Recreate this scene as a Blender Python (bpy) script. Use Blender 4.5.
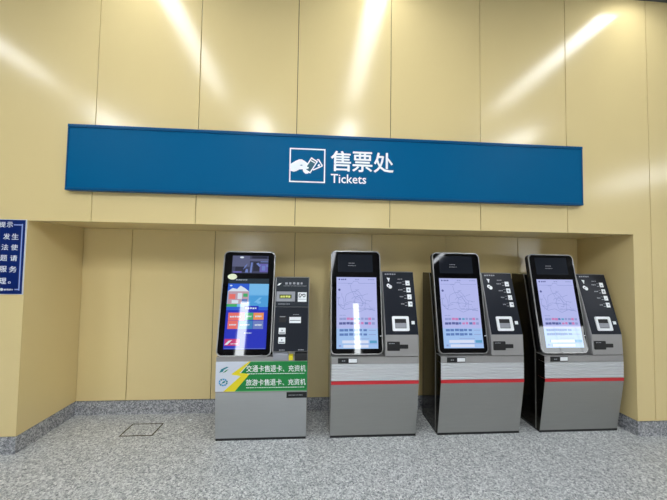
import bpy, bmesh, math, random
from mathutils import Vector, Matrix

scene = bpy.context.scene
C = scene.collection
for o in list(bpy.data.objects):
    bpy.data.objects.remove(o)

# ------------------------------------------------------------------ camera
F_PX, PITCH, YAW, ROLL = 290.91, 0.0380, 0.0690, 0.0153
CAM = Vector((0.0, -2.5886, 1.6))
cam_data = bpy.data.cameras.new('camera')
cam_data.sensor_fit = 'HORIZONTAL'
cam_data.sensor_width = 36.0
cam_data.lens = F_PX / 667.0 * 36.0
cam_data.clip_start = 0.02
cam = bpy.data.objects.new('camera', cam_data)
C.objects.link(cam)
fw = Vector((math.sin(YAW)*math.cos(PITCH), math.cos(YAW)*math.cos(PITCH), math.sin(PITCH)))
r0 = Vector((math.cos(YAW), -math.sin(YAW), 0))
u0 = r0.cross(fw)
rt = r0*math.cos(ROLL) + u0*math.sin(ROLL)
up = -r0*math.sin(ROLL) + u0*math.cos(ROLL)
m = Matrix.Identity(4)
for i in range(3):
    m[i][0], m[i][1], m[i][2], m[i][3] = rt[i], up[i], -fw[i], CAM[i]
cam.matrix_world = m
scene.camera = cam

# ------------------------------------------------------------------ light and exposure
world = bpy.data.worlds.new('world')
scene.world = world
world.use_nodes = True
world.node_tree.nodes['Background'].inputs[0].default_value = (0.9, 0.95, 1.0, 1)
world.node_tree.nodes['Background'].inputs[1].default_value = 0.05
LAMP_NEAR = 12.0     # radiance of the strip lamps next to the wall
LAMP_HALL = 66.0     # radiance of the strip lamps out in the hall
LAMP_FAR = 9.0      # radiance of the strip lamps deep in the hall
SPOT = 20.0
ADDED_GLOW = 7.5           # radiance of the wide window added in the unseen rear wall
scene.view_settings.view_transform = 'Standard'
scene.view_settings.look = 'None'
scene.view_settings.gamma = 1.0
scene.view_settings.exposure = 0.19
scene.view_settings.use_curve_mapping = False

# ------------------------------------------------------------------ helpers
def S(r, g, b):
    def l(c):
        c /= 255.0
        return c/12.92 if c <= 0.04045 else ((c+0.055)/1.055)**2.4
    return (l(r), l(g), l(b), 1.0)

def mat(name, col, rough=0.5, metal=0.0, spec=0.5, emit=None, estr=1.0, coat=0.0, noise=0.0, nscale=6.0, bump=0.0, stretch=None):
    mt = bpy.data.materials.new(name)
    mt.use_nodes = True
    nt = mt.node_tree
    b = nt.nodes['Principled BSDF']
    b.inputs['Base Color'].default_value = col
    b.inputs['Roughness'].default_value = rough
    b.inputs['Metallic'].default_value = metal
    b.inputs['Specular IOR Level'].default_value = spec
    b.inputs['Coat Weight'].default_value = coat
    b.inputs['Coat Roughness'].default_value = 0.04
    if emit:
        b.inputs['Emission Color'].default_value = emit
        b.inputs['Emission Strength'].default_value = estr
    if noise or bump:
        tc = nt.nodes.new('ShaderNodeTexCoord')
        mp = nt.nodes.new('ShaderNodeMapping')
        if stretch:
            mp.inputs['Scale'].default_value = stretch
        nz = nt.nodes.new('ShaderNodeTexNoise')
        nz.inputs['Scale'].default_value = nscale
        nz.inputs['Detail'].default_value = 4.0
        nt.links.new(tc.outputs['Object'], mp.inputs['Vector'])
        nt.links.new(mp.outputs[0], nz.inputs['Vector'])
        if noise:
            mr = nt.nodes.new('ShaderNodeMapRange')
            mr.inputs['To Min'].default_value = 1.0 - noise
            mr.inputs['To Max'].default_value = 1.0 + noise
            mx = nt.nodes.new('ShaderNodeVectorMath')
            mx.operation = 'SCALE'
            mx.inputs[0].default_value = col[:3]
            nt.links.new(nz.outputs['Fac'], mr.inputs['Value'])
            nt.links.new(mr.outputs[0], mx.inputs['Scale'])
            nt.links.new(mx.outputs[0], b.inputs['Base Color'])
        if bump:
            bp = nt.nodes.new('ShaderNodeBump')
            bp.inputs['Strength'].default_value = bump
            bp.inputs['Distance'].default_value = 0.002
            nt.links.new(nz.outputs['Fac'], bp.inputs['Height'])
            nt.links.new(bp.outputs[0], b.inputs['Normal'])
    return mt

def terrazzo(name, stops, scale, rough, patch=0.05):
    mt = bpy.data.materials.new(name)
    mt.use_nodes = True
    nt = mt.node_tree
    b = nt.nodes['Principled BSDF']
    b.inputs['Roughness'].default_value = rough
    tc = nt.nodes.new('ShaderNodeTexCoord')
    vo = nt.nodes.new('ShaderNodeTexVoronoi')
    vo.inputs['Scale'].default_value = scale
    v2 = nt.nodes.new('ShaderNodeTexVoronoi')
    v2.inputs['Scale'].default_value = scale*2.3
    nz = nt.nodes.new('ShaderNodeTexNoise')
    nz.inputs['Scale'].default_value = 1.6
    nz.inputs['Detail'].default_value = 5
    for n in (vo, v2, nz):
        nt.links.new(tc.outputs['Object'], n.inputs['Vector'])
    def ramp(src):
        sp = nt.nodes.new('ShaderNodeSeparateColor')
        nt.links.new(src.outputs['Color'], sp.inputs[0])
        cr = nt.nodes.new('ShaderNodeValToRGB')
        cr.color_ramp.interpolation = 'LINEAR'
        e = cr.color_ramp.elements
        while len(e) < len(stops):
            e.new(0.5)
        for k, (p, c) in enumerate(stops):
            e[k].position = p
            e[k].color = c
        nt.links.new(sp.outputs[0], cr.inputs[0])
        return cr
    a, c = ramp(vo), ramp(v2)
    mx = nt.nodes.new('ShaderNodeMix')
    mx.data_type = 'RGBA'
    mx.inputs['Factor'].default_value = 0.45
    nt.links.new(a.outputs[0], mx.inputs['A'])
    nt.links.new(c.outputs[0], mx.inputs['B'])
    mr = nt.nodes.new('ShaderNodeMapRange')
    mr.inputs['To Min'].default_value = 1 - patch
    mr.inputs['To Max'].default_value = 1 + patch
    nt.links.new(nz.outputs['Fac'], mr.inputs['Value'])
    vm = nt.nodes.new('ShaderNodeVectorMath')
    vm.operation = 'SCALE'
    nt.links.new(mx.outputs['Result'], vm.inputs[0])
    nt.links.new(mr.outputs[0], vm.inputs['Scale'])
    nt.links.new(vm.outputs[0], b.inputs['Base Color'])
    return mt

M = {}
M['panel'] = mat('cream_panel', (0.735, 0.585, 0.283, 1), rough=0.2, spec=0.5, noise=0.03, nscale=1.2, bump=0.02)
M['gap'] = mat('panel_gap', S(70, 58, 36), rough=0.9)
M['floor'] = terrazzo('terrazzo_floor', [(0.0, S(78, 82, 86)), (0.22, S(134, 137, 138)), (0.5, S(178, 180, 178)), (0.75, S(206, 208, 205)), (1.0, S(244, 244, 240))], 88.0, 0.42, 0.08)
M['plinth'] = terrazzo('granite_plinth', [(0.0, S(60, 62, 66)), (0.3, S(112, 114, 118)), (0.6, S(158, 158, 160)), (1.0, S(214, 214, 214))], 85.0, 0.4, 0.06)
M['ceiling'] = mat('ceiling_paint', S(112, 112, 110), rough=0.8, noise=0.02)
M['hall'] = mat('hall_wall', S(112, 110, 106), rough=0.6, noise=0.03)
M['lampbody'] = mat('lamp_body', S(235, 235, 235), rough=0.4, noise=0.01)
M['lamp'] = mat('lamp_light', (1, 1, 1, 1), emit=(0.95, 1.0, 1.07, 1), estr=LAMP_NEAR, noise=0.005)
M['lamp_hall'] = mat('hall_lamp_light', (1, 1, 1, 1), emit=(0.95, 1.0, 1.07, 1), estr=LAMP_HALL, noise=0.005)
M['lamp_far'] = mat('far_lamp_light', (1, 1, 1, 1), emit=(0.95, 1.0, 1.07, 1), estr=LAMP_FAR, noise=0.005)
M['day_slit'] = mat('door_gap_daylight', (0.1, 0.1, 0.1, 1), rough=0.1, emit=(0.92, 0.97, 1.0, 1), estr=17.0, noise=0.005)  # slim added windows, glowing to put white streaks on two screens
M['day'] = mat('window_daylight', (0.1, 0.1, 0.1, 1), rough=0.1, emit=(0.92, 0.97, 1.0, 1), estr=ADDED_GLOW, noise=0.005)  # wide added window, glowing to put a bright patch on the right-hand screen
M['spot'] = mat('spot_light', (1, 1, 1, 1), emit=(0.95, 1.0, 1.07, 1), estr=SPOT, noise=0.005)
M['blue'] = mat('sign_blue', S(0, 90, 134), rough=0.4, spec=0.06, noise=0.02)
M['blue_edge'] = mat('sign_frame_blue', S(0, 76, 120), rough=0.35, spec=0.12, noise=0.02)
M['teal'] = mat('ticket_teal', S(12, 86, 104), rough=0.4, noise=0.01)
M['white'] = mat('print_white', S(240, 243, 244), rough=0.45, noise=0.01)
M['navy'] = mat('notice_navy', S(6, 34, 100), rough=0.35, spec=0.2, noise=0.03)
M['notice_rim'] = mat('notice_rim', S(206, 214, 226), rough=0.3, noise=0.01)
M['pale'] = mat('notice_border', S(150, 168, 218), rough=0.4, noise=0.01)
M['steel'] = mat('brushed_steel', S(168, 168, 164), rough=0.3, metal=0.85, noise=0.05, nscale=5.0, stretch=(1, 1, 14), bump=0.02)
M['steel_pale'] = mat('pale_steel', S(180, 182, 182), rough=0.32, metal=0.7, noise=0.04, nscale=5.0, stretch=(1, 1, 14), bump=0.02)
M['steel_light'] = mat('light_aluminium', S(206, 208, 210), rough=0.34, metal=0.4, noise=0.03, nscale=5.0, stretch=(1, 1, 20))
M['steel_mid'] = mat('grey_aluminium', S(160, 158, 156), rough=0.4, metal=0.4, noise=0.03)
M['rim'] = mat('silver_rim', S(165, 164, 162), rough=0.3, metal=0.6, noise=0.02)
M['trim'] = mat('silver_trim', S(150, 148, 142), rough=0.3, metal=0.7, noise=0.02)
M['black'] = mat('black_side_panel', S(66, 63, 57), rough=0.13, metal=0.92, spec=0.5, noise=0.05)
M['plastic'] = mat('black_plastic', S(20, 20, 22), rough=0.35, noise=0.05)
M['panel_dark'] = mat('charcoal_panel', S(25, 29, 38), rough=0.3, spec=0.25, noise=0.03)
M['panel_dark2'] = mat('charcoal_header', S(38, 44, 51), rough=0.3, spec=0.25, noise=0.03)
M['glass'] = mat('black_glass', S(7, 7, 9), rough=0.03, spec=0.5, noise=0.02)
M['offscreen'] = mat('dark_screen', S(30, 34, 42), rough=0.05, spec=0.5, noise=0.04)
M['red'] = mat('red_stripe', S(196, 34, 44), rough=0.35, noise=0.03)
M['green'] = mat('banner_green', S(0, 128, 56), rough=0.4, noise=0.02)
M['green_edge'] = mat('banner_light_green', S(70, 176, 96), rough=0.4, noise=0.02)
M['yellow'] = mat('banner_yellow', S(232, 214, 30), rough=0.4, noise=0.02)
M['banner_white'] = mat('banner_white', S(208, 214, 224), rough=0.4, noise=0.02)
M['logo_teal'] = mat('logo_teal', S(28, 128, 140), rough=0.4, noise=0.02)
M['logo_blue'] = mat('logo_blue', S(60, 150, 200), rough=0.4, noise=0.02)
M['label_grey'] = mat('label_grey', S(150, 152, 158), rough=0.4, noise=0.02)
M['slot'] = mat('slot_black', S(12, 12, 13), rough=0.5, noise=0.02)
M['led'] = mat('led_window', S(60, 66, 34), rough=0.2, emit=S(90, 96, 46), estr=0.35, noise=0.02)
M['led_text'] = mat('led_text', S(190, 196, 90), rough=0.3, emit=S(190, 196, 110), estr=0.4, noise=0.02)
M['oval'] = mat('cream_sticker', S(236, 240, 206), rough=0.5, noise=0.02)

def scr(key, r, g, b, e=0.79):
    M[key] = mat('screen_'+key, (0.01, 0.01, 0.012, 1), rough=0.03, spec=0.5, emit=S(r, g, b), estr=e, noise=0.01)
scr('lilac', 186, 192, 244)
scr('sky', 166, 200, 246)
scr('line', 150, 160, 214)
scr('dark', 92, 100, 160)
scr('pink', 206, 132, 190)
scr('steelblue', 96, 128, 190)
scr('button', 92, 164, 206)
scr('paper', 222, 230, 252)
scr('cobalt', 38, 52, 190)
scr('royal', 44, 96, 214)
scr('azure', 120, 190, 240)
scr('cyan', 78, 162, 224)
scr('snow', 220, 232, 244)
scr('blush', 190, 160, 176)
scr('salmon', 236, 116, 108)
scr('leaf', 70, 176, 110)
scr('orange', 240, 150, 90)
scr('aqua', 60, 130, 190)
scr('slate', 112, 130, 196)
scr('crimson', 200, 60, 120)
scr('dusk', 62, 66, 92)
scr('dusk2', 92, 96, 128)
scr('dusk3', 40, 42, 60)
scr('violet', 104, 98, 176)
scr('header', 36, 50, 60)

def link(name, me, parent=None, loc=(0, 0, 0)):
    o = bpy.data.objects.new(name, me)
    C.objects.link(o)
    o.location = loc
    if parent is not None:
        o.parent = parent
    return o

def finish(name, bm, mats, parent=None, loc=(0, 0, 0), smooth=False):
    bmesh.ops.recalc_face_normals(bm, faces=bm.faces)
    me = bpy.data.meshes.new(name)
    bm.to_mesh(me)
    bm.free()
    for k in (mats if isinstance(mats, (list, tuple)) else [mats]):
        me.materials.append(M[k])
    if smooth:
        for p in me.polygons:
            p.use_smooth = True
    return link(name, me, parent, loc)

def tag(o, label=None, cat=None, group=None, kind=None):
    if label: o['label'] = label
    if cat: o['category'] = cat
    if group: o['group'] = group
    if kind: o['kind'] = kind
    return o

def empty(name, loc):
    o = bpy.data.objects.new(name, None)
    C.objects.link(o)
    o.location = loc
    o.empty_display_size = 0.2
    return o

def copy_tree(o, parent=None):
    c = o.copy()
    C.objects.link(c)
    c.parent = parent
    for ch in list(o.children):
        copy_tree(ch, c)
    return c

def add_box(bm, x0, x1, y0, y1, z0, z1, bev=0.0, mi=0):
    vs = [bm.verts.new((x, y, z)) for z in (z0, z1) for y in (y0, y1) for x in (x0, x1)]
    fs = [bm.faces.new([vs[i] for i in f]) for f in ((0, 1, 3, 2), (4, 6, 7, 5), (0, 4, 5, 1), (2, 3, 7, 6), (0, 2, 6, 4), (1, 5, 7, 3))]
    for f in fs: f.material_index = mi
    if bev:
        es = list({e for f in fs for e in f.edges})
        bmesh.ops.bevel(bm, geom=es, offset=bev, segments=1, affect='EDGES', profile=0.5)

def box(name, x0, x1, y0, y1, z0, z1, mk, parent=None, bev=0.0):
    bm = bmesh.new()
    add_box(bm, x0, x1, y0, y1, z0, z1, bev)
    return finish(name, bm, mk, parent)

def prism_x(bm, prof, x0, x1, front_mi=0, side_mi=0, bev=0.0):
    """extrude a (y, z) outline along x; end caps may carry another material"""
    a = [bm.verts.new((x0, y, z)) for y, z in prof]
    b = [bm.verts.new((x1, y, z)) for y, z in prof]
    fs = []
    n = len(prof)
    for i in range(n):
        f = bm.faces.new((a[i], a[(i+1) % n], b[(i+1) % n], b[i])); f.material_index = front_mi; fs.append(f)
    for ring in (a, b):
        f = bm.faces.new(ring); f.material_index = side_mi; fs.append(f)
    if bev:
        es = list({e for f in fs for e in f.edges})
        bmesh.ops.bevel(bm, geom=es, offset=bev, segments=1, affect='EDGES', profile=0.5)

def prism(name, prof, x0, x1, mk, parent, bev=0.0, side=None):
    bm = bmesh.new()
    prism_x(bm, prof, x0, x1, 0, 1 if side else 0, bev)
    return finish(name, bm, [mk, side] if side else mk, parent)

class Plane:
    """a tilted local plane: u along x, v up the slope, n out of the face"""
    def __init__(self, x0, yb, zb, yt, zt):
        self.o = Vector((x0, yb, zb))
        v = Vector((0, yt-yb, zt-zb))
        self.len = v.length
        self.v = v.normalized()
        self.u = Vector((1, 0, 0))
        self.n = Vector((0, -self.v.z, self.v.y))
    def p(self, u, v, n=0.0):
        return self.o + self.u*u + self.v*v + self.n*n

def rect(u0, v0, u1, v1):
    return [(u0, v0), (u1, v0), (u1, v1), (u0, v1)]

def rrect(u0, v0, u1, v1, r, seg=5):
    pts = []
    for cx, cy, a0 in ((u1-r, v0+r, -90), (u1-r, v1-r, 0), (u0+r, v1-r, 90), (u0+r, v0+r, 180)):
        for k in range(seg+1):
            a = math.radians(a0 + 90*k/seg)
            pts.append((cx + r*math.cos(a), cy + r*math.sin(a)))
    return pts

def disc(cu, cv, ru, rv=None, seg=16):
    rv = rv or ru
    return [(cu+ru*math.cos(2*math.pi*k/seg), cv+rv*math.sin(2*math.pi*k/seg)) for k in range(seg)]

def ribbon(pts, w):
    """thin polyline as quads"""
    out = []
    for (a, b), (c, d) in zip(pts[:-1], pts[1:]):
        dx, dy = c-a, d-b
        L = math.hypot(dx, dy) or 1e-6
        nx, ny = -dy/L*w/2, dx/L*w/2
        out.append([(a+nx, b+ny), (c+nx, d+ny), (c-nx, d-ny), (a-nx, b-ny)])
    return out

def plate(name, pl, polys, n0, n1, mk, parent, bev=0.0):
    """extrude one or several (u, v) outlines from depth n0 to n1 over a plane"""
    if isinstance(polys[0][0], (int, float)):
        polys = [polys]
    bm = bmesh.new()
    for poly in polys:
        a = [bm.verts.new(pl.p(u, v, n0)) for u, v in poly]
        b = [bm.verts.new(pl.p(u, v, n1)) for u, v in poly]
        k = len(poly)
        top = bm.faces.new(b)
        bm.faces.new(a[::-1])
        for i in range(k):
            bm.faces.new((a[i], a[(i+1) % k], b[(i+1) % k], b[i]))
        if bev:
            bmesh.ops.bevel(bm, geom=list(top.edges), offset=bev, segments=2, affect='EDGES', profile=0.5)
    return finish(name, bm, mk, parent)

def ringplate(name, pl, outer, inner, n0, n1, mk, parent):
    """frame between two outlines with the same number of points"""
    bm = bmesh.new()
    k = len(outer)
    oa = [bm.verts.new(pl.p(u, v, n0)) for u, v in outer]
    ob = [bm.verts.new(pl.p(u, v, n1)) for u, v in outer]
    ia = [bm.verts.new(pl.p(u, v, n0)) for u, v in inner]
    ib = [bm.verts.new(pl.p(u, v, n1)) for u, v in inner]
    for i in range(k):
        j = (i+1) % k
        bm.faces.new((oa[i], oa[j], ob[j], ob[i]))
        bm.faces.new((ob[i], ob[j], ib[j], ib[i]))
        bm.faces.new((ib[i], ib[j], ia[j], ia[i]))
        bm.faces.new((ia[i], ia[j], oa[j], oa[i]))
    return finish(name, bm, mk, parent)

def graphics(name, pl, items, n, parent):
    """flat print or screen content: coloured shapes laid on the face, one mesh"""
    keys = []
    bm = bmesh.new()
    for i, (poly, k) in enumerate(items):
        if k not in keys: keys.append(k)
        d = n + 0.00002*i
        vs = [bm.verts.new(pl.p(u, v, d)) for u, v in poly]
        f = bm.faces.new(vs)
        f.material_index = keys.index(k)
    me = bpy.data.meshes.new(name)
    bm.normal_update()
    for f in bm.faces:
        if f.normal.dot(pl.n) < 0: f.normal_flip()
    bm.to_mesh(me)
    bm.free()
    for k in keys: me.materials.append(M[k])
    o = link(name, me, parent)
    if name in ('panel_symbols', 'small_print', 'header_print', 'panel_print', 'screen_print', 'screen_content', 'plate_print'):
        o['kind'] = 'stuff'      # marks too small to pick apart
    return o

def text(name, body, pl, u0, v0, u1, v1, mk, parent, n=0.001, bold=0.0, keep=False):
    """lettering fitted to a box on the plane"""
    cu = bpy.data.curves.new('lettering', 'FONT')
    cu.body = body
    cu.size = 1.0
    cu.resolution_u = 2
    ob = bpy.data.objects.new('lettering', cu)
    C.objects.link(ob)
    bpy.context.view_layer.update()
    dg = bpy.context.evaluated_depsgraph_get()
    me = bpy.data.meshes.new_from_object(ob.evaluated_get(dg))
    bpy.data.objects.remove(ob)
    bpy.data.curves.remove(cu)
    xs = [v.co.x for v in me.vertices]; ys = [v.co.y for v in me.vertices]
    ax, bx_, ay, by = min(xs), max(xs), min(ys), max(ys)
    su = (u1-u0)/(bx_-ax); sv = (v1-v0)/(by-ay)
    for v in me.vertices:
        v.co = pl.p(u0+(v.co.x-ax)*su, v0+(v.co.y-ay)*sv, n)
    me.materials.clear()
    me.materials.append(M[mk])
    me.name = name
    bm = bmesh.new(); bm.from_mesh(me)
    if bold:                      # heavier strokes: the outline repeated a hair to each side
        src = list(bm.faces)
        for kk, (du, dv) in enumerate(((1, 0), (-1, 0), (0, 1), (0, -1))):
            d = bmesh.ops.duplicate(bm, geom=src)
            for v in d['geom']:
                if isinstance(v, bmesh.types.BMVert):
                    v.co += pl.u*du*bold*su + pl.v*dv*bold*sv + pl.n*0.00025*(kk+1)
    bm.normal_update()
    for f in bm.faces:
        f.material_index = 0
        if f.normal.dot(pl.n) < 0: f.normal_flip()
    bm.to_mesh(me); bm.free()
    return link(name, me, parent)

def dashes(u0, v0, u1, v1, count, fill=0.72, seed=1):
    """marks too small to read: a row of glyph-sized blocks"""
    rnd = random.Random(seed)
    st = (u1-u0)/count
    return [rect(u0+i*st, v0+rnd.uniform(0, .15)*(v1-v0), u0+i*st+st*fill*rnd.uniform(.8, 1.1), v1-rnd.uniform(0, .15)*(v1-v0)) for i in range(count)]

def text_row(body, pl, u0, v0, u1, v1, mk, parent, n, bold):
    st = (u1-u0)/len(body)
    for i, c in enumerate(body):
        a, b = u0+i*st+st*0.04, u0+(i+1)*st-st*0.04
        if c == '、':
            text('lettering', c, pl, a+st*0.05, v0, a+st*0.32, v0+(v1-v0)*0.28, mk, parent, n, bold)
        else:
            text('lettering', c, pl, a, v0, b, v1, mk, parent, n, bold)

# ------------------------------------------------------------------ the setting
XL, XR, ZL, PL, AD = -2.383, 3.074, 1.902, 0.137, 0.596
JOINT0, JSTEP = -1.8835, 0.857
ZC = 4.25
HX0, HX1, HY = -10.0, 14.0, -10.0
GAP = 0.0055

fl = box('floor', HX0, HX1, HY, AD+0.1, -0.1, 0.0, 'floor'); tag(fl, kind='structure')
ce = box('ceiling', HX0, HX1, HY, 0.14, ZC, ZC+0.1, 'ceiling'); tag(ce, kind='structure')
for nm, a in (('wall_rear', (HX0, HX1, HY-0.1, HY, 0, ZC)), ('wall_left', (HX0-0.1, HX0, HY, 0.0, 0, ZC)), ('wall_right', (HX1, HX1+0.1, HY, 0.0, 0, ZC))):
    tag(box(nm, *a, 'hall'), kind='structure')

# front wall: dark backing with metal panels hung on it
bm = bmesh.new()
add_box(bm, HX0, XL-0.012, 0.016, 0.13, 0, ZC)
add_box(bm, XR+0.012, HX1, 0.016, 0.13, 0, ZC)
add_box(bm, XL-0.012, XR+0.012, 0.016, 0.13, ZL+0.012, ZC)
wf = finish('wall_front', bm, 'gap'); tag(wf, kind='structure')
front = Plane(0, 0, 0, 0, 1)
joints = [JOINT0 + JSTEP*k for k in range(-9, 18)]
for a, b in zip(joints[:-1], joints[1:]):
    a2, b2 = a+GAP/2, b-GAP/2
    if b <= XL or a >= XR:
        poly = rect(a2, PL, b2, ZC-0.005)
    elif a < XL:
        poly = [(a2, PL), (XL, PL), (XL, ZL), (b2, ZL), (b2, ZC-0.005), (a2, ZC-0.005)]
    elif b > XR:
        poly = [(a2, ZL), (XR, ZL), (XR, PL), (b2, PL), (b2, ZC-0.005), (a2, ZC-0.005)]
    else:
        poly = rect(a2, ZL, b2, ZC-0.005)
    plate('panel', front, poly, -0.014, 0.0, 'panel', wf, bev=0.0025)

# alcove: back wall of panels, side walls, soffit
wb = box('wall_back', XL-0.1, XR+0.1, AD+0.014, AD+0.1, 0, ZL+0.1, 'gap'); tag(wb, kind='structure')
back = Plane(0, AD, 0, AD, 1)
bj = [XL] + [-1.897 + 0.8475*k for k in range(6)] + [XR]
for a, b in zip(bj[:-1], bj[1:]):
    plate('panel', back, rect(a+GAP/2, PL, b-GAP/2, ZL), -0.013, 0.0, 'panel', wb, bev=0.002)
for nm, x0, x1 in (('wall_alcove_left', XL-0.012, XL), ('wall_alcove_right', XR, XR+0.012)):
    tag(box(nm, x0, x1, 0.0142, AD+0.014, PL, ZL+0.012, 'panel'), kind='structure')
tag(box('ceiling_alcove', XL, XR, 0.0142, AD+0.014, ZL, ZL+0.012, 'panel'), kind='structure')
tag(box('baseboard_back', XL+0.004, XR-0.004, AD-0.008, AD+0.014, 0, PL-0.004, 'plinth'), kind='structure')
tag(box('baseboard_alcove_left', XL-0.012, XL+0.004, 0.0157, AD-0.008, 0, PL-0.004, 'plinth'), kind='structure')
tag(box('baseboard_alcove_right', XR-0.004, XR+0.012, 0.0157, AD-0.008, 0, PL-0.004, 'plinth'), kind='structure')
tag(box('baseboard_left', HX0, XL+0.004, -0.004, 0.0155, 0, PL-0.004, 'plinth'), kind='structure')
tag(box('baseboard_right', XR-0.004, HX1, -0.004, 0.0155, 0, PL-0.004, 'plinth'), kind='structure')

# ------------------------------------------------------------------ ceiling lamps (seen as streaks in the wall and the screens)
def strip_lamp(x, y0, y1, mk='lamp'):
    r = empty('strip_lamp', (x, y1, ZC))
    L = y1-y0
    hw = 0.12 if mk == 'lamp' else 0.095     # the lamps along the wall are broader
    box('lamp_housing', -hw, hw, -L, 0, -0.035, 0.0, 'lampbody', r, 0.004)
    bm = bmesh.new()
    prof = [(-hw+0.015, -0.035), (-hw+0.025, -0.05), (hw-0.025, -0.05), (hw-0.015, -0.035)]
    a = [bm.verts.new((px, -L+0.012, pz)) for px, pz in prof]
    b = [bm.verts.new((px, -0.012, pz)) for px, pz in prof]
    for i in range(4):
        bm.faces.new((a[i], a[(i+1) % 4], b[(i+1) % 4], b[i]))
    bm.faces.new(a); bm.faces.new(b[::-1])
    finish('diffuser', bm, mk, r)
    if mk == 'lamp':
        tag(r, 'white strip lamp on the ceiling with one end at the panelled wall', 'lamp', 'strip lamps reaching the panelled wall')
    elif mk == 'lamp_far':
        tag(r, 'white strip lamp on the ceiling near the rear wall of the hall', 'lamp', 'strip lamps deep in the hall')
    else:
        tag(r, 'bright white strip lamp on the ceiling out in the hall', 'lamp', 'strip lamps out in the hall')
    return r

def downlight(x, y):
    r = empty('downlight', (x, y, ZC))
    for nm, ra, rb, z0, z1, mk in (('trim_ring', 0.085, 0.06, -0.014, 0.0, 'lampbody'), ('lens', 0.06, 0.0, -0.010, -0.001, 'spot')):
        bm = bmesh.new()
        bmesh.ops.create_cone(bm, cap_ends=True, segments=24, radius1=ra*0.94, radius2=ra, depth=z1-z0, matrix=Matrix.Translation((0, 0, (z0+z1)/2 - (0.006 if mk == 'spot' else 0))))
        finish(nm, bm, mk, r)
    tag(r, 'small round downlight in the ceiling at the end of a strip lamp', 'lamp', 'downlights in the ceiling')

for x in (-3.95, -1.5, 0.585, 3.03):
    strip_lamp(x, -2.0, -0.14)
    downlight(x, -2.26)
for x in (-4.0, -1.1, 0.66, 4.32):
    strip_lamp(x, -4.9, -2.85, 'lamp_hall')
    downlight(x, -5.2)
    strip_lamp(x, -8.4, -5.6, 'lamp_far')
strip_lamp(9.7, -6.7, -4.4, 'lamp_hall')

# bright windows added to the unseen rear wall for streaks in the screens
for k, (x0, x1, z0, z1, nx) in enumerate(((-3.12, -2.74, 0.5, 3.5, 1), (1.80, 2.06, 0.5, 3.4, 1), (9.9, 13.0, 1.0, 2.4, 3))):
    w = box('window_%d' % (k+1), x0-0.06, x1+0.06, HY, HY+0.03, z0-0.06, z1+0.06, 'lampbody'); tag(w, kind='structure')
    st = (x1-x0)/nx
    for i in range(nx):
        box('pane', x0+i*st+0.015, x0+(i+1)*st-0.015, HY+0.028, HY+0.036, z0, z1, 'day' if nx > 1 else 'day_slit', w)

# ------------------------------------------------------------------ overhead sign
sg = empty('ticket_sign', (0, 0, 0))
SX0, SX1, SZ0, SZ1, SY = -2.065, 2.517, 2.157, 2.714, -0.05
box('sign_box', SX0+0.006, SX1-0.006, SY+0.004, 0.0, SZ0+0.006, SZ1-0.006, 'blue', sg)
for nm, a in (('frame_edge', (SX0, SX1, SY-0.004, 0, SZ1-0.028, SZ1)), ('frame_edge', (SX0, SX1, SY-0.004, 0, SZ0, SZ0+0.022)), ('frame_edge', (SX0, SX0+0.012, SY-0.002, 0, SZ0+0.022, SZ1-0.028)), ('frame_edge', (SX1-0.012, SX1, SY-0.002, 0, SZ0+0.022, SZ1-0.028))):
    box(nm, *a, 'blue_edge', sg, 0.003)
sp = Plane(0, SY+0.004, 0, SY+0.004, 1)
IX0, IX1, IZ0, IZ1 = -0.223, 0.091, 2.286, 2.589
ringplate('icon_frame', sp, rect(IX0, IZ0, IX1, IZ1), rect(IX0+.011, IZ0+.011, IX1-.011, IZ1-.011), 0, 0.0015, 'white', sg)
def ic(pts): return [(IX0+(x-42)/430*(IX1-IX0), IZ0+(462-y)/420*(IZ1-IZ0)) for x, y in pts]
plate('hand_symbol', sp, ic([(58, 240), (110, 205), (155, 182), (190, 180), (225, 200), (262, 228), (240, 262), (275, 275), (270, 292), (230, 300), (278, 330), (268, 352), (235, 355), (207, 330), (200, 300), (160, 305), (130, 325), (95, 336), (58, 326)]), 0.0012, 0.0030, 'white', sg)
graphics('thumb_line', sp, [(ic([(165, 252), (185, 246), (205, 252), (185, 258)]), 'blue')], 0.0032, sg)
plate('ticket_symbol', sp, [ic(q) for q in ribbon([(372, 180), (388, 172), (438, 250), (325, 306)], 15) + [[(392, 228), (412, 238), (398, 262), (376, 252)]]], 0, 0.0008, 'white', sg)
plate('ticket_symbol', sp, ic([(302, 148), (384, 198), (292, 350), (215, 300)]), 0, 0.0014, 'white', sg)
plate('ticket_face', sp, ic([(306, 170), (364, 205), (288, 330), (234, 294)]), 0.0008, 0.0018, 'teal', sg)
graphics('ticket_mark', sp, [(ic([(300, 185), (352, 214), (346, 224), (294, 195)]), 'white')], 0.0022, sg)
text_row('售票处', sp, 0.134, 2.398, 0.710, 2.576, 'white', sg, 0.0012, 0.014)
text('lettering', 'Tickets', sp, 0.143, 2.291, 0.457, 2.369, 'white', sg, 0.0012, bold=0.013)
tag(sg, 'long blue ticket office sign with white hand and tickets symbol on the panelled wall', 'sign')

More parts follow.
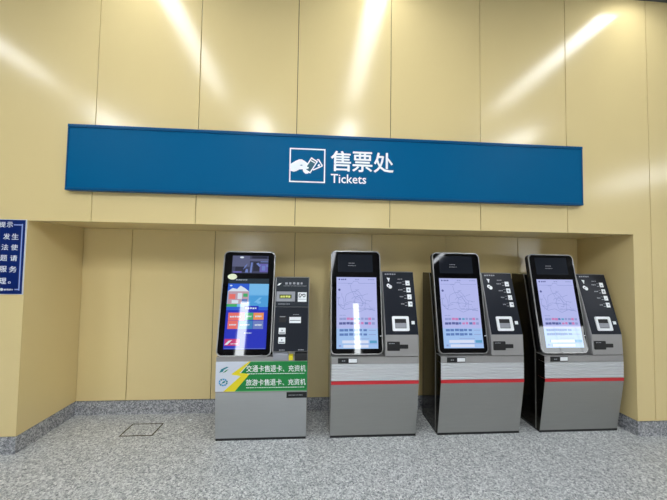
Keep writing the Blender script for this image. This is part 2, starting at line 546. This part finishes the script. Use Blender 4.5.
# ------------------------------------------------------------------ notice beside the alcove
nb = empty('notice_board', (0, 0, 0))
NX0, NX1, NZ0, NZ1 = -2.985, -2.386, 1.285, 1.905
npl = Plane(0, 0, 0, 0, 1)
plate('board', npl, rect(NX0, NZ0, NX1, NZ1), 0, 0.008, 'notice_rim', nb, 0.001)
plate('face', npl, rect(NX0+.004, NZ0+.004, NX1-.004, NZ1-.004), 0.007, 0.0095, 'navy', nb)
bt = 0.009
NB1 = NX1-0.022
plate('border_line', npl, [rect(NB1-bt, 1.318, NB1, 1.868), rect(-2.478, 1.864-bt, NB1-bt, 1.864), rect(-2.446, 1.322, NB1-bt, 1.322+bt)], 0.0093, 0.0103, 'pale', nb)
plate('border_line', npl, rect(NX0+.022, 1.318, NX0+.022+bt, 1.868), 0.0093, 0.0103, 'pale', nb)
for s, a in (('提', (-2.588, 1.838, -2.541, 1.882)), ('示', (-2.532, 1.838, -2.486, 1.882)),
             ('发', (-2.555, 1.738, -2.503, 1.786)), ('生', (-2.489, 1.738, -2.437, 1.786)),
             ('法', (-2.564, 1.649, -2.512, 1.697)), ('使', (-2.491, 1.649, -2.438, 1.697)),
             ('题', (-2.568, 1.560, -2.516, 1.608)), ('请', (-2.493, 1.560, -2.439, 1.608)),
             ('服', (-2.568, 1.469, -2.514, 1.518)), ('务', (-2.495, 1.467, -2.438, 1.517)),
             ('理', (-2.564, 1.372, -2.513, 1.420)), ('。', (-2.499, 1.374, -2.478, 1.392))):
    text('lettering', s, npl, *a, 'white', nb, 0.0098, bold=0.008)
graphics('small_print', npl, [(disc(-2.545, 1.326, 0.012), 'white')] + [(d, 'white') for d in dashes(-2.528, 1.318, -2.456, 1.332, 6)], 0.0098, nb)
tag(nb, 'dark blue notice board with white Chinese lettering beside the alcove', 'notice')

# ------------------------------------------------------------------ ticket machines
W = 0.80
def cabinet(root, slope_top, low):
    box('base_plinth', 0.004, W-0.004, 0.0, 0.37, 0, 0.020, 'plastic', root)
    zt = slope_top
    prism('cabinet_body', [(0.04, 0.02), (0.04, 0.76), (0.172, zt-0.06), (0.19, zt-0.01), (0.375, zt-0.01), (0.375, 0.02)], 0.0, W, 'black', root, 0.004)
    line = [(0.038, 0.02), (0.038, 0.76), (0.170, zt-0.06), (0.188, zt-0.008), (0.196, zt-0.008), (0.179, zt-0.06), (0.046, 0.757), (0.046, 0.02)]
    for x0, x1 in ((-0.003, 0.003), (W-0.003, W+0.003)):
        prism('side_trim', line, x0, x1, 'trim', root)

def display(root, pl, h, w, x0=-0.006):
    d = plate('display_housing', pl, rrect(x0+.002, .002, x0+w-.002, h-.002, 0.043, 7), -0.05, -0.006, 'plastic', root)
    plate('display_rim', pl, rrect(x0, 0, x0+w, h, 0.045, 7), -0.008, 0.0, 'rim', root, 0.004)
    plate('display_glass', pl, rrect(x0+.010, .010, x0+w-.010, h-.010, 0.037, 7), -0.004, 0.0012, 'glass', root)
    mount = [pl.p(0, 0.03, -0.048), pl.p(0, 0.70, -0.048), Vector((0, 0.19, 1.40)), Vector((0, 0.06, 0.80))]
    prism('display_mount', [(q.y, q.z) for q in mount], 0.03, 0.45, 'plastic', root)
    return d

def red_kiosk():
    r = empty('ticket_machine', (0, 0, 0))
    cabinet(r, 1.505, 0)
    prism('lower_door', [(0.002, 0.012), (-0.022, 0.17), (-0.045, 0.32), (-0.066, 0.47), (-0.069, 0.5025), (0.036, 0.5025), (0.036, 0.012)], 0.003, W-0.003, 'steel', r, 0.0, 'black')
    prism('red_stripe', [(-0.073, 0.5025), (-0.073, 0.5305), (0.036, 0.5305), (0.036, 0.5025)], 0.003, W-0.003, 'red', r, 0.0, 'black')
    prof = [(0.036, 0.5305)]
    z = 0.531
    for k in range(6):
        prof += [(-0.068, z+0.001), (-0.073, z+0.005), (-0.073, z+0.019), (-0.068, z+0.023)]
        z += 0.0255
    prof += [(0.036, 0.6845)]
    prism('ribbed_band', prof, 0.003, W-0.003, 'steel_light', r, 0.0, 'black')
    prism('badge_strip', [(-0.070, 0.6845), (-0.070, 0.742), (0.036, 0.742), (0.036, 0.6845)], 0.002, W-0.002, 'steel_mid', r, 0.0, 'black')
    bp = Plane(0, -0.070, 0.683, -0.070, 0.745)
    bd = plate('badge', bp, rect(0.060, 0.006, 0.233, 0.052), 0, 0.003, 'slot', r, 0.001)
    graphics('badge_label', bp, [(rect(0.156, 0.013, 0.230, 0.047), 'white')] + [(p, 'label_grey') for p in dashes(0.095, 0.024, 0.13, 0.034, 2)], 0.0034, bd)
    # right-hand housing with the dark sloping control panel
    hs = prism('panel_housing', [(-0.070, 0.747), (-0.060, 0.93), (0.104, 1.505), (0.20, 1.505), (0.17, 1.40), (0.045, 0.747)], 0.488, W, 'steel_mid', r, 0.003)
    pp = Plane(0, -0.060, 0.93, 0.104, 1.505)
    cp = plate('control_panel', pp, rect(0.494, 0.008, 0.797, pp.len-0.004), -0.002, 0.003, 'panel_dark', r, 0.001)
    g = [(p, 'label_grey') for p in dashes(0.517, 0.565, 0.632, 0.580, 5)]
    g += [([(0.533, 0.538), (0.565, 0.534), (0.552, 0.497), (0.543, 0.515)], 'white'), (rect(0.545, 0.500, 0.556, 0.52), 'white')]
    g += [(disc(0.545, 0.462, 0.017), 'white'), (disc(0.563, 0.449, 0.018), 'white'), (disc(0.548, 0.458, 0.006), 'panel_dark')]
    g += [(p, 'label_grey') for p in dashes(0.640, 0.520, 0.690, 0.529, 3)]
    for k, (u, v) in enumerate(((0.714, 0.464), (0.718, 0.397), (0.722, 0.331), (0.724, 0.263))):
        g.append((rect(u, v, u+0.041, v+0.046), 'white'))
        g.append(((rect(u+.012, v+.012, u+.03, v+.02), disc(u+.02, v+.022, .010), [(u+.008, v+.01), (u+.03, v+.03), (u+.02, v+.01)], rect(u+.018, v+.018, u+.034, v+.03))[k], 'label_grey'))
        g += [(p, 'label_grey') for p in dashes(u-.085+.012*k*0.5, v+.018, u-.035, v+.030, 3, seed=k)]
        g.append((rect(u-.03, v+.006, u-.008, v+.012), 'label_grey'))
        g.append((rect(u-.03, v+.034, u-.008, v+.037), 'label_grey'))
    graphics('panel_symbols', pp, g, 0.0034, cp)
    ringplate('ticket_reader_frame', pp, rrect(0.559, 0.040, 0.716, 0.173, 0.012, 3), rrect(0.583, 0.064, 0.691, 0.149, 0.004, 3), 0.002, 0.012, 'white', r)
    rd = plate('ticket_reader', pp, rect(0.582, 0.063, 0.692, 0.150), 0.0025, 0.0045, 'slot', r)
    plate('reader_flap', pp, rect(0.586, 0.068, 0.688, 0.112), 0.004, 0.011, 'label_grey', rd, 0.003)
    plate('coin_button', pp, rect(0.741, 0.100, 0.770, 0.130), 0.002, 0.008, 'white', r, 0.002)
    fp = Plane(0, -0.070, 0.747, -0.060, 0.93)
    cs = plate('card_slot', fp, rrect(0.506, 0.050, 0.622, 0.130, 0.006, 3), -0.002, 0.007, 'slot', r, 0.002)
    graphics('slot_label', fp, [(p, 'label_grey') for p in dashes(0.520, 0.112, 0.575, 0.120, 4)], 0.0074, cs)
    plate('slot_mouth', fp, rrect(0.622, 0.068, 0.699, 0.104, 0.005, 3), -0.002, 0.004, 'slot', r, 0.001)
    # display
    sl = Plane(0, -0.048, 0.757, 0.123, 1.702)
    display(r, sl, sl.len, 0.482)
    us = plate('upper_screen', sl, rect(0.060, 0.752, 0.398, 0.924), 0.0008, 0.0016, 'offscreen', r)
    graphics('screen_print', sl, [(p, 'label_grey') for p in dashes(0.165, 0.835, 0.225, 0.842, 4)] + [(p, 'label_grey') for p in dashes(0.16, 0.812, 0.24, 0.818, 6)], 0.0018, us)
    ms = plate('touch_screen', sl, rect(0.048, 0.052, 0.430, 0.703), 0.0008, 0.0016, 'lilac', r)
    rnd = random.Random(7)
    g = [(rect(0.048, 0.052, 0.430, 0.230), 'sky')]
    g += [(disc(0.075, 0.681, 0.008), 'dark')] + [(p, 'dark') for p in dashes(0.092, 0.674, 0.145, 0.688, 3)]
    g += [(p, 'line') for p in dashes(0.225, 0.676, 0.27, 0.688, 2)] + [(p, 'line') for p in dashes(0.35, 0.676, 0.41, 0.687, 4)]
    g += [(q, 'line') for q in ribbon([(0.06, 0.645), (0.20, 0.645), (0.21, 0.665), (0.25, 0.665), (0.26, 0.645), (0.42, 0.645)], 0.004)]
    g += [(disc(0.075, 0.583, 0.011), 'dark')]
    for k in range(13):
        u, v = rnd.uniform(0.08, 0.36), rnd.uniform(0.43, 0.60)
        a = rnd.uniform(0, 6.28)
        pts = [(u, v)]
        for j in range(7):
            a += rnd.uniform(-0.7, 0.7)
            u = min(0.415, max(0.065, u+0.028*math.cos(a))); v = min(0.63, max(0.405, v+0.024*math.sin(a)))
            pts.append((u, v))
        g += [(q, 'line') for q in ribbon(pts, 0.0038)]
        g += [(p, 'line') for p in dashes(u-.02, v+.006, u+.02, v+.012, 3, seed=k)]
    g += [(q, 'line') for q in ribbon([(0.07, 0.44), (0.12, 0.40), (0.19, 0.415), (0.26, 0.38), (0.34, 0.41), (0.41, 0.39)], 0.004)]
    g += [(p, 'line') for p in dashes(0.35, 0.395, 0.41, 0.402, 5)]
    g += [(p, 'line') for p in dashes(0.075, 0.345, 0.135, 0.352, 4)]
    cols = ['line', 'line', 'pink', 'pink', 'steelblue', 'button', 'line', 'line', 'pink', 'line']
    g += [(p, cols[i]) for i, p in enumerate(dashes(0.075, 0.305, 0.41, 0.328, 10, .86))]
    cols = ['dark', 'dark', 'dark', 'dark', 'steelblue', 'pink', 'pink', 'steelblue', 'pink', 'line']
    g += [(p, cols[i]) for i, p in enumerate(dashes(0.072, 0.264, 0.41, 0.288, 10, .86))]
    for v in (0.203, 0.165):
        g += [(p, 'steelblue') for p in dashes(0.075, v, 0.34, v+.024, 6, .84)] + [(rect(0.345, v+.008, 0.41, v+.014), 'line')]
    g += [(rect(0.20, 0.137, 0.35, 0.141), 'line'), (rect(0.20, 0.092, 0.42, 0.096), 'line'), (rect(0.10, 0.10, 0.34, 0.125), 'paper'), (rect(0.352, 0.100, 0.418, 0.124), 'button'), (rect(0.07, 0.07, 0.09, 0.085), 'line')]
    g += [(rect(0.11, 0.062, 0.34, 0.086), 'paper')]
    graphics('screen_content', sl, g, 0.0018, ms)
    graphics('bezel_mark', sl, [(rect(0.449, 0.160, 0.466, 0.166), 'white')], 0.0016, r)
    return r

proto = red_kiosk()
spots = [(0.176, 'grey ticket machine with red stripe, standing next to the machine with the green banner'),
         (1.177, 'grey ticket machine with red stripe, standing between two other red-striped machines'),
         (2.177, 'grey ticket machine with red stripe, standing next to the side wall of the alcove')]
for i, (x, lab) in enumerate(spots):
    k = proto if i == 0 else copy_tree(proto)
    k.location = (x, 0.10, 0)
    tag(k, lab, 'ticket machine', 'red-striped ticket machines in the alcove')

def green_kiosk():
    r = empty('ticket_machine', (-0.835, 0.10, 0))
    cabinet(r, 1.44, 0)
    prism('lower_door', [(0.002, 0.012), (-0.020, 0.14), (-0.033, 0.27), (-0.038, 0.37), (-0.038, 0.432), (0.036, 0.432), (0.036, 0.012)], 0.003, W-0.003, 'steel_pale', r, 0.0, 'black')
    prism('middle_panel', [(-0.038, 0.434), (-0.038, 0.740), (0.036, 0.740), (0.036, 0.434)], 0.002, W-0.002, 'steel_mid', r, 0.0, 'black')
    fp = Plane(0, -0.038, 0, -0.038, 1)
    nm = plate('name_plate', fp, rect(0.620, 0.381, 0.799, 0.431), 0, 0.004, 'slot', r, 0.001)
    graphics('plate_print', fp, [(p, 'label_grey') for p in dashes(0.638, 0.402, 0.765, 0.410, 10)], 0.0044, nm)
    # banner
    bn = plate('banner', fp, rect(0.001, 0.444, 0.799, 0.702), 0, 0.0015, 'banner_white', r)
    graphics('banner_colours', fp, [
        ([(0.215, 0.600), (0.300, 0.702), (0.799, 0.702), (0.799, 0.444), (0.165, 0.444), (0.290, 0.592), (0.215, 0.600)][:6] , 'green'),
        (rect(0.29, 0.697, 0.799, 0.702), 'green_edge'), (rect(0.165, 0.444, 0.799, 0.449), 'green_edge'),
        ([(0.300, 0.702), (0.286, 0.702), (0.135, 0.594), (0.222, 0.592), (0.207, 0.604)], 'yellow'),
        ([(0.207, 0.604), (0.135, 0.590), (0.216, 0.576), (0.070, 0.444), (0.168, 0.444), (0.292, 0.594)], 'yellow')], 0.0020, bn)
    text_row('交通卡售退卡、充资机', fp, 0.262, 0.612, 0.788, 0.668, 'white', bn, 0.0034, 0.008)
    text_row('旅游卡售退卡、充资机', fp, 0.262, 0.494, 0.788, 0.548, 'white', bn, 0.0034, 0.008)
    graphics('small_print', fp, [(p, 'white') for p in dashes(0.275, 0.592, 0.780, 0.599, 34, .75)] + [(p, 'white') for p in dashes(0.268, 0.472, 0.780, 0.479, 34, .75)], 0.0030, bn)
    lg = []
    for c in (0.625,):
        lg += [([(0.030, c-.018), (0.062, c-.010), (0.072, c+.008), (0.112, c+.030), (0.096, c+.034), (0.050, c+.014)], 'logo_teal'),
               ([(0.030, c-.030), (0.085, c-.012), (0.112, c+.012), (0.090, c+.004), (0.060, c-.020)], 'green')]
    for k in range(10):
        a0, a1 = 2*math.pi*k/10, 2*math.pi*(k+.8)/10
        lg.append(([(0.068+.040*math.cos(a0), 0.524+.034*math.sin(a0)), (0.068+.040*math.cos(a1), 0.524+.034*math.sin(a1)), (0.068+.026*math.cos(a1), 0.524+.020*math.sin(a1)), (0.068+.026*math.cos(a0), 0.524+.020*math.sin(a0))], 'logo_blue' if k % 3 else 'logo_teal'))
    lg.append(([(0.052, 0.512), (0.080, 0.520), (0.090, 0.540), (0.064, 0.530)], 'logo_teal'))
    graphics('logo', fp, lg, 0.0028, bn)
    # right-hand housing
    prism('panel_housing', [(-0.040, 0.785), (0.098, 1.44), (0.20, 1.44), (0.17, 1.34), (0.045, 0.742), (-0.012, 0.742), (-0.012, 0.785)], 0.484, W, 'steel_mid', r, 0.0025)
    pp = Plane(0, -0.040, 0.785, 0.098, 1.44)
    cp = plate('control_panel', pp, rect(0.494, 0.004, 0.797, 0.392), -0.002, 0.003, 'panel_dark', r, 0.001)
    hp = plate('header_panel', pp, rect(0.494, 0.395, 0.797, pp.len-0.003), -0.002, 0.005, 'panel_dark2', r, 0.001)
    g = [([(0.503, 0.590), (0.522, 0.592), (0.552, 0.622), (0.540, 0.612), (0.520, 0.612)], 'white')]
    g += [(p, 'label_grey') for p in dashes(0.577, 0.600, 0.757, 0.622, 5, .6)] + [(p, 'label_grey') for p in dashes(0.562, 0.585, 0.779, 0.590, 16)]
    g += [(p, 'label_grey') for p in dashes(0.520, 0.415, 0.628, 0.424, 8)]
    graphics('header_print', pp, g, 0.0054, hp)
    ringplate('led_frame', pp, rect(0.501, 0.443, 0.672, 0.534), rect(0.528, 0.470, 0.640, 0.506), 0.004, 0.010, 'label_grey', r)
    ld = plate('led_display', pp, rect(0.527, 0.469, 0.641, 0.507), 0.004, 0.0065, 'led', r)
    graphics('led_text', pp, [(p, 'led_text') for p in dashes(0.538, 0.478, 0.632, 0.498, 4, .8)], 0.0068, ld)
    pd = plate('payment_label', pp, rect(0.698, 0.441, 0.779, 0.528), 0.004, 0.006, 'white', r)
    g = [(q, 'slot') for q in ribbon([(0.724, 0.513), (0.709, 0.513), (0.709, 0.484), (0.724, 0.484), (0.728, 0.498), (0.735, 0.513), (0.742, 0.498), (0.752, 0.513), (0.764, 0.510), (0.765, 0.488), (0.752, 0.484), (0.745, 0.494)], 0.007)]
    g += [(rect(0.702, 0.462, 0.775, 0.466), 'label_grey')]
    graphics('label_symbol', pp, g, 0.0064, pd)
    s1 = plate('coin_slot', pp, rect(0.533, 0.256, 0.598, 0.312), 0.002, 0.006, 'slot', r, 0.001)
    graphics('slot_line', pp, [(rect(0.540, 0.302, 0.590, 0.308), 'label_grey'), (rect(0.536, 0.280, 0.595, 0.282), 'panel_dark2')], 0.0064, s1)
    c1 = plate('card_label', pp, rect(0.627, 0.249, 0.732, 0.303), 0.002, 0.005, 'white', r, 0.001)
    graphics('label_line', pp, [(rect(0.633, 0.268, 0.726, 0.276), 'label_grey')] , 0.0054, c1)
    graphics('panel_print', pp, [(p, 'label_grey') for p in dashes(0.66, 0.322, 0.715, 0.328, 4)] + [(p, 'label_grey') for p in dashes(0.546, 0.010, 0.598, 0.020, 4)] + [(p, 'label_grey') for p in dashes(0.714, 0.011, 0.766, 0.022, 4)], 0.0034, cp)
    for v0, v1 in ((0.152, 0.207), (0.070, 0.126)):
        b1 = plate('push_button', pp, rrect(0.535, v0, 0.597, v1, 0.006, 3), 0.002, 0.008, 'white', r, 0.002)
        graphics('button_mark', pp, [(rect(0.540, v0+.004, 0.592, v0+.016), 'label_grey'), (disc(0.566, (v0+v1)/2+.004, 0.007), 'label_grey')], 0.0084, b1)
    # trays under the panel
    prism('return_tray', [(-0.055, 0.712), (-0.055, 0.768), (-0.012, 0.780), (0.03, 0.780), (0.03, 0.712)], 0.494, 0.632, 'label_grey', r, 0.003)
    prism('yellow_flap', [(-0.050, 0.712), (-0.050, 0.752), (-0.014, 0.758), (0.03, 0.758), (0.03, 0.712)], 0.634, 0.670, 'yellow', r, 0.002)
    prism('card_tray', [(-0.062, 0.712), (-0.050, 0.775), (-0.012, 0.782), (0.03, 0.782), (0.03, 0.712)], 0.686, 0.796, 'plastic', r, 0.004)
    # display
    sl = Plane(0, -0.048, 0.748, 0.123, 1.680)
    display(r, sl, sl.len, 0.478, -0.002)
    us = plate('upper_screen', sl, rect(0.080, 0.738, 0.412, 0.904), 0.0008, 0.0016, 'dusk', r)
    g = [(rect(0.080, 0.80, 0.24, 0.904), 'dusk2'), (rect(0.24, 0.855, 0.412, 0.875), 'dusk2'), (rect(0.11, 0.75, 0.20, 0.80), 'dusk3'), ([(0.245, 0.745), (0.262, 0.745), (0.268, 0.84), (0.252, 0.84)], 'slate'),
         (rect(0.275, 0.76, 0.33, 0.845), 'dusk3'), (rect(0.335, 0.75, 0.41, 0.83), 'violet'), ([(0.30, 0.83), (0.33, 0.80), (0.345, 0.81), (0.32, 0.84)], 'slate'), ([(0.18, 0.77), (0.21, 0.80), (0.22, 0.83), (0.20, 0.81)], 'slate'),
         (disc(0.165, 0.888, 0.018, 0.009), 'snow'), (rect(0.09, 0.742, 0.17, 0.756), 'violet'), (rect(0.34, 0.845, 0.41, 0.852), 'slate'), ([(0.20, 0.745), (0.23, 0.745), (0.225, 0.775), (0.21, 0.78)], 'slate'),
         (rect(0.355, 0.765, 0.385, 0.81), 'slate'), (rect(0.395, 0.80, 0.41, 0.82), 'slate'), (rect(0.26, 0.878, 0.40, 0.90), 'dusk3')]
    graphics('screen_content', sl, g, 0.0018, us)
    plate('oval_sticker', sl, disc(0.090, 0.704, 0.042, 0.027, 24), 0.0012, 0.0036, 'oval', r)
    ms = plate('touch_screen', sl, rect(0.058, 0.062, 0.428, 0.640), 0.0008, 0.0016, 'cobalt', r)
    g = [(rect(0.058, 0.640, 0.428, 0.688), 'header'), (rect(0.058, 0.42, 0.428, 0.640), 'azure'),
         (rect(0.058, 0.570, 0.250, 0.640), 'royal'), ([(0.06, 0.57), (0.10, 0.60), (0.14, 0.59), (0.17, 0.622), (0.21, 0.60), (0.25, 0.57)], 'snow'), (disc(0.085, 0.622, 0.012, 0.006), 'snow'),
         (rect(0.062, 0.455, 0.250, 0.570), 'blush'), (rect(0.075, 0.50, 0.13, 0.545), 'salmon'), (rect(0.15, 0.50, 0.19, 0.555), 'snow'), (rect(0.20, 0.52, 0.24, 0.55), 'leaf'), (rect(0.10, 0.46, 0.16, 0.49), 'snow'), (rect(0.19, 0.46, 0.24, 0.50), 'steelblue'),
         (rect(0.058, 0.42, 0.15, 0.455), 'leaf'), (rect(0.254, 0.535, 0.428, 0.538), 'cyan'), (rect(0.254, 0.42, 0.428, 0.532), 'cyan'),
         ([(0.30, 0.47), (0.35, 0.515), (0.37, 0.515), (0.33, 0.47)], 'azure'), (disc(0.345, 0.47, 0.02, 0.012), 'azure'),
         ([(0.058, 0.43), (0.428, 0.43), (0.428, 0.40), (0.058, 0.40)], 'royal'), (rect(0.215, 0.395, 0.345, 0.440), 'cobalt'),
         (rect(0.080, 0.310, 0.225, 0.378), 'salmon'), (rect(0.228, 0.315, 0.300, 0.378), 'leaf'), (rect(0.303, 0.315, 0.395, 0.378), 'orange'),
         (rect(0.080, 0.235, 0.170, 0.308), 'salmon'), (rect(0.172, 0.235, 0.300, 0.308), 'aqua'), (rect(0.303, 0.235, 0.395, 0.308), 'slate'),
         (rect(0.065, 0.092, 0.195, 0.150), 'crimson'), ([(0.065, 0.10), (0.10, 0.135), (0.13, 0.14), (0.09, 0.10)], 'snow')]
    for a in ((0.095, 0.335, 0.20, 0.350), (0.24, 0.338, 0.29, 0.352), (0.32, 0.338, 0.38, 0.354), (0.095, 0.265, 0.16, 0.278), (0.19, 0.265, 0.28, 0.278), (0.32, 0.262, 0.385, 0.278), (0.225, 0.410, 0.335, 0.425), (0.23, 0.196, 0.30, 0.204), (0.12, 0.104, 0.185, 0.112)):
        g += [(p, 'snow') for p in dashes(*a, 5)]
    g += [(p, 'snow') for p in dashes(0.125, 0.672, 0.23, 0.678, 8)]
    g += [(rect(0.065, 0.066, 0.42, 0.070), 'slate')]
    graphics('screen_content', sl, g, 0.0018, ms)
    tag(r, 'grey ticket machine with a green and yellow banner and a bright blue screen', 'ticket machine')
    return r
green_kiosk()

# ------------------------------------------------------------------ floor details
hc = empty('floor_hatch', (-1.565, 0.305, 0))
hpz = Plane(0, 0, 0, 1, 0)   # lies flat: v runs towards the back wall
hpz.n = Vector((0, 0, 1))
ringplate('hatch_joint', hpz, rect(-0.146, -0.102, 0.146, 0.102), rect(-0.134, -0.090, 0.134, 0.090), 0.0, 0.0012, 'gap', hc)
plate('hatch_cover', hpz, rect(-0.133, -0.089, 0.133, 0.089), 0.0, 0.0016, 'floor', hc)
tag(hc, 'small terrazzo access cover with a dark joint set in the floor', 'floor hatch')
pp_ = Plane(-1.193, 0.455, 0, 1.455, 0); pp_.n = Vector((0, 0, 1))
sc_ = plate('paper_scrap', pp_, [(-0.016, -0.008), (0.004, -0.012), (0.018, -0.002), (0.010, 0.010), (-0.012, 0.008)], 0.0, 0.004, 'white', None, 0.001)
tag(sc_, 'tiny white scrap lying on the floor by the alcove back wall', 'paper scrap')
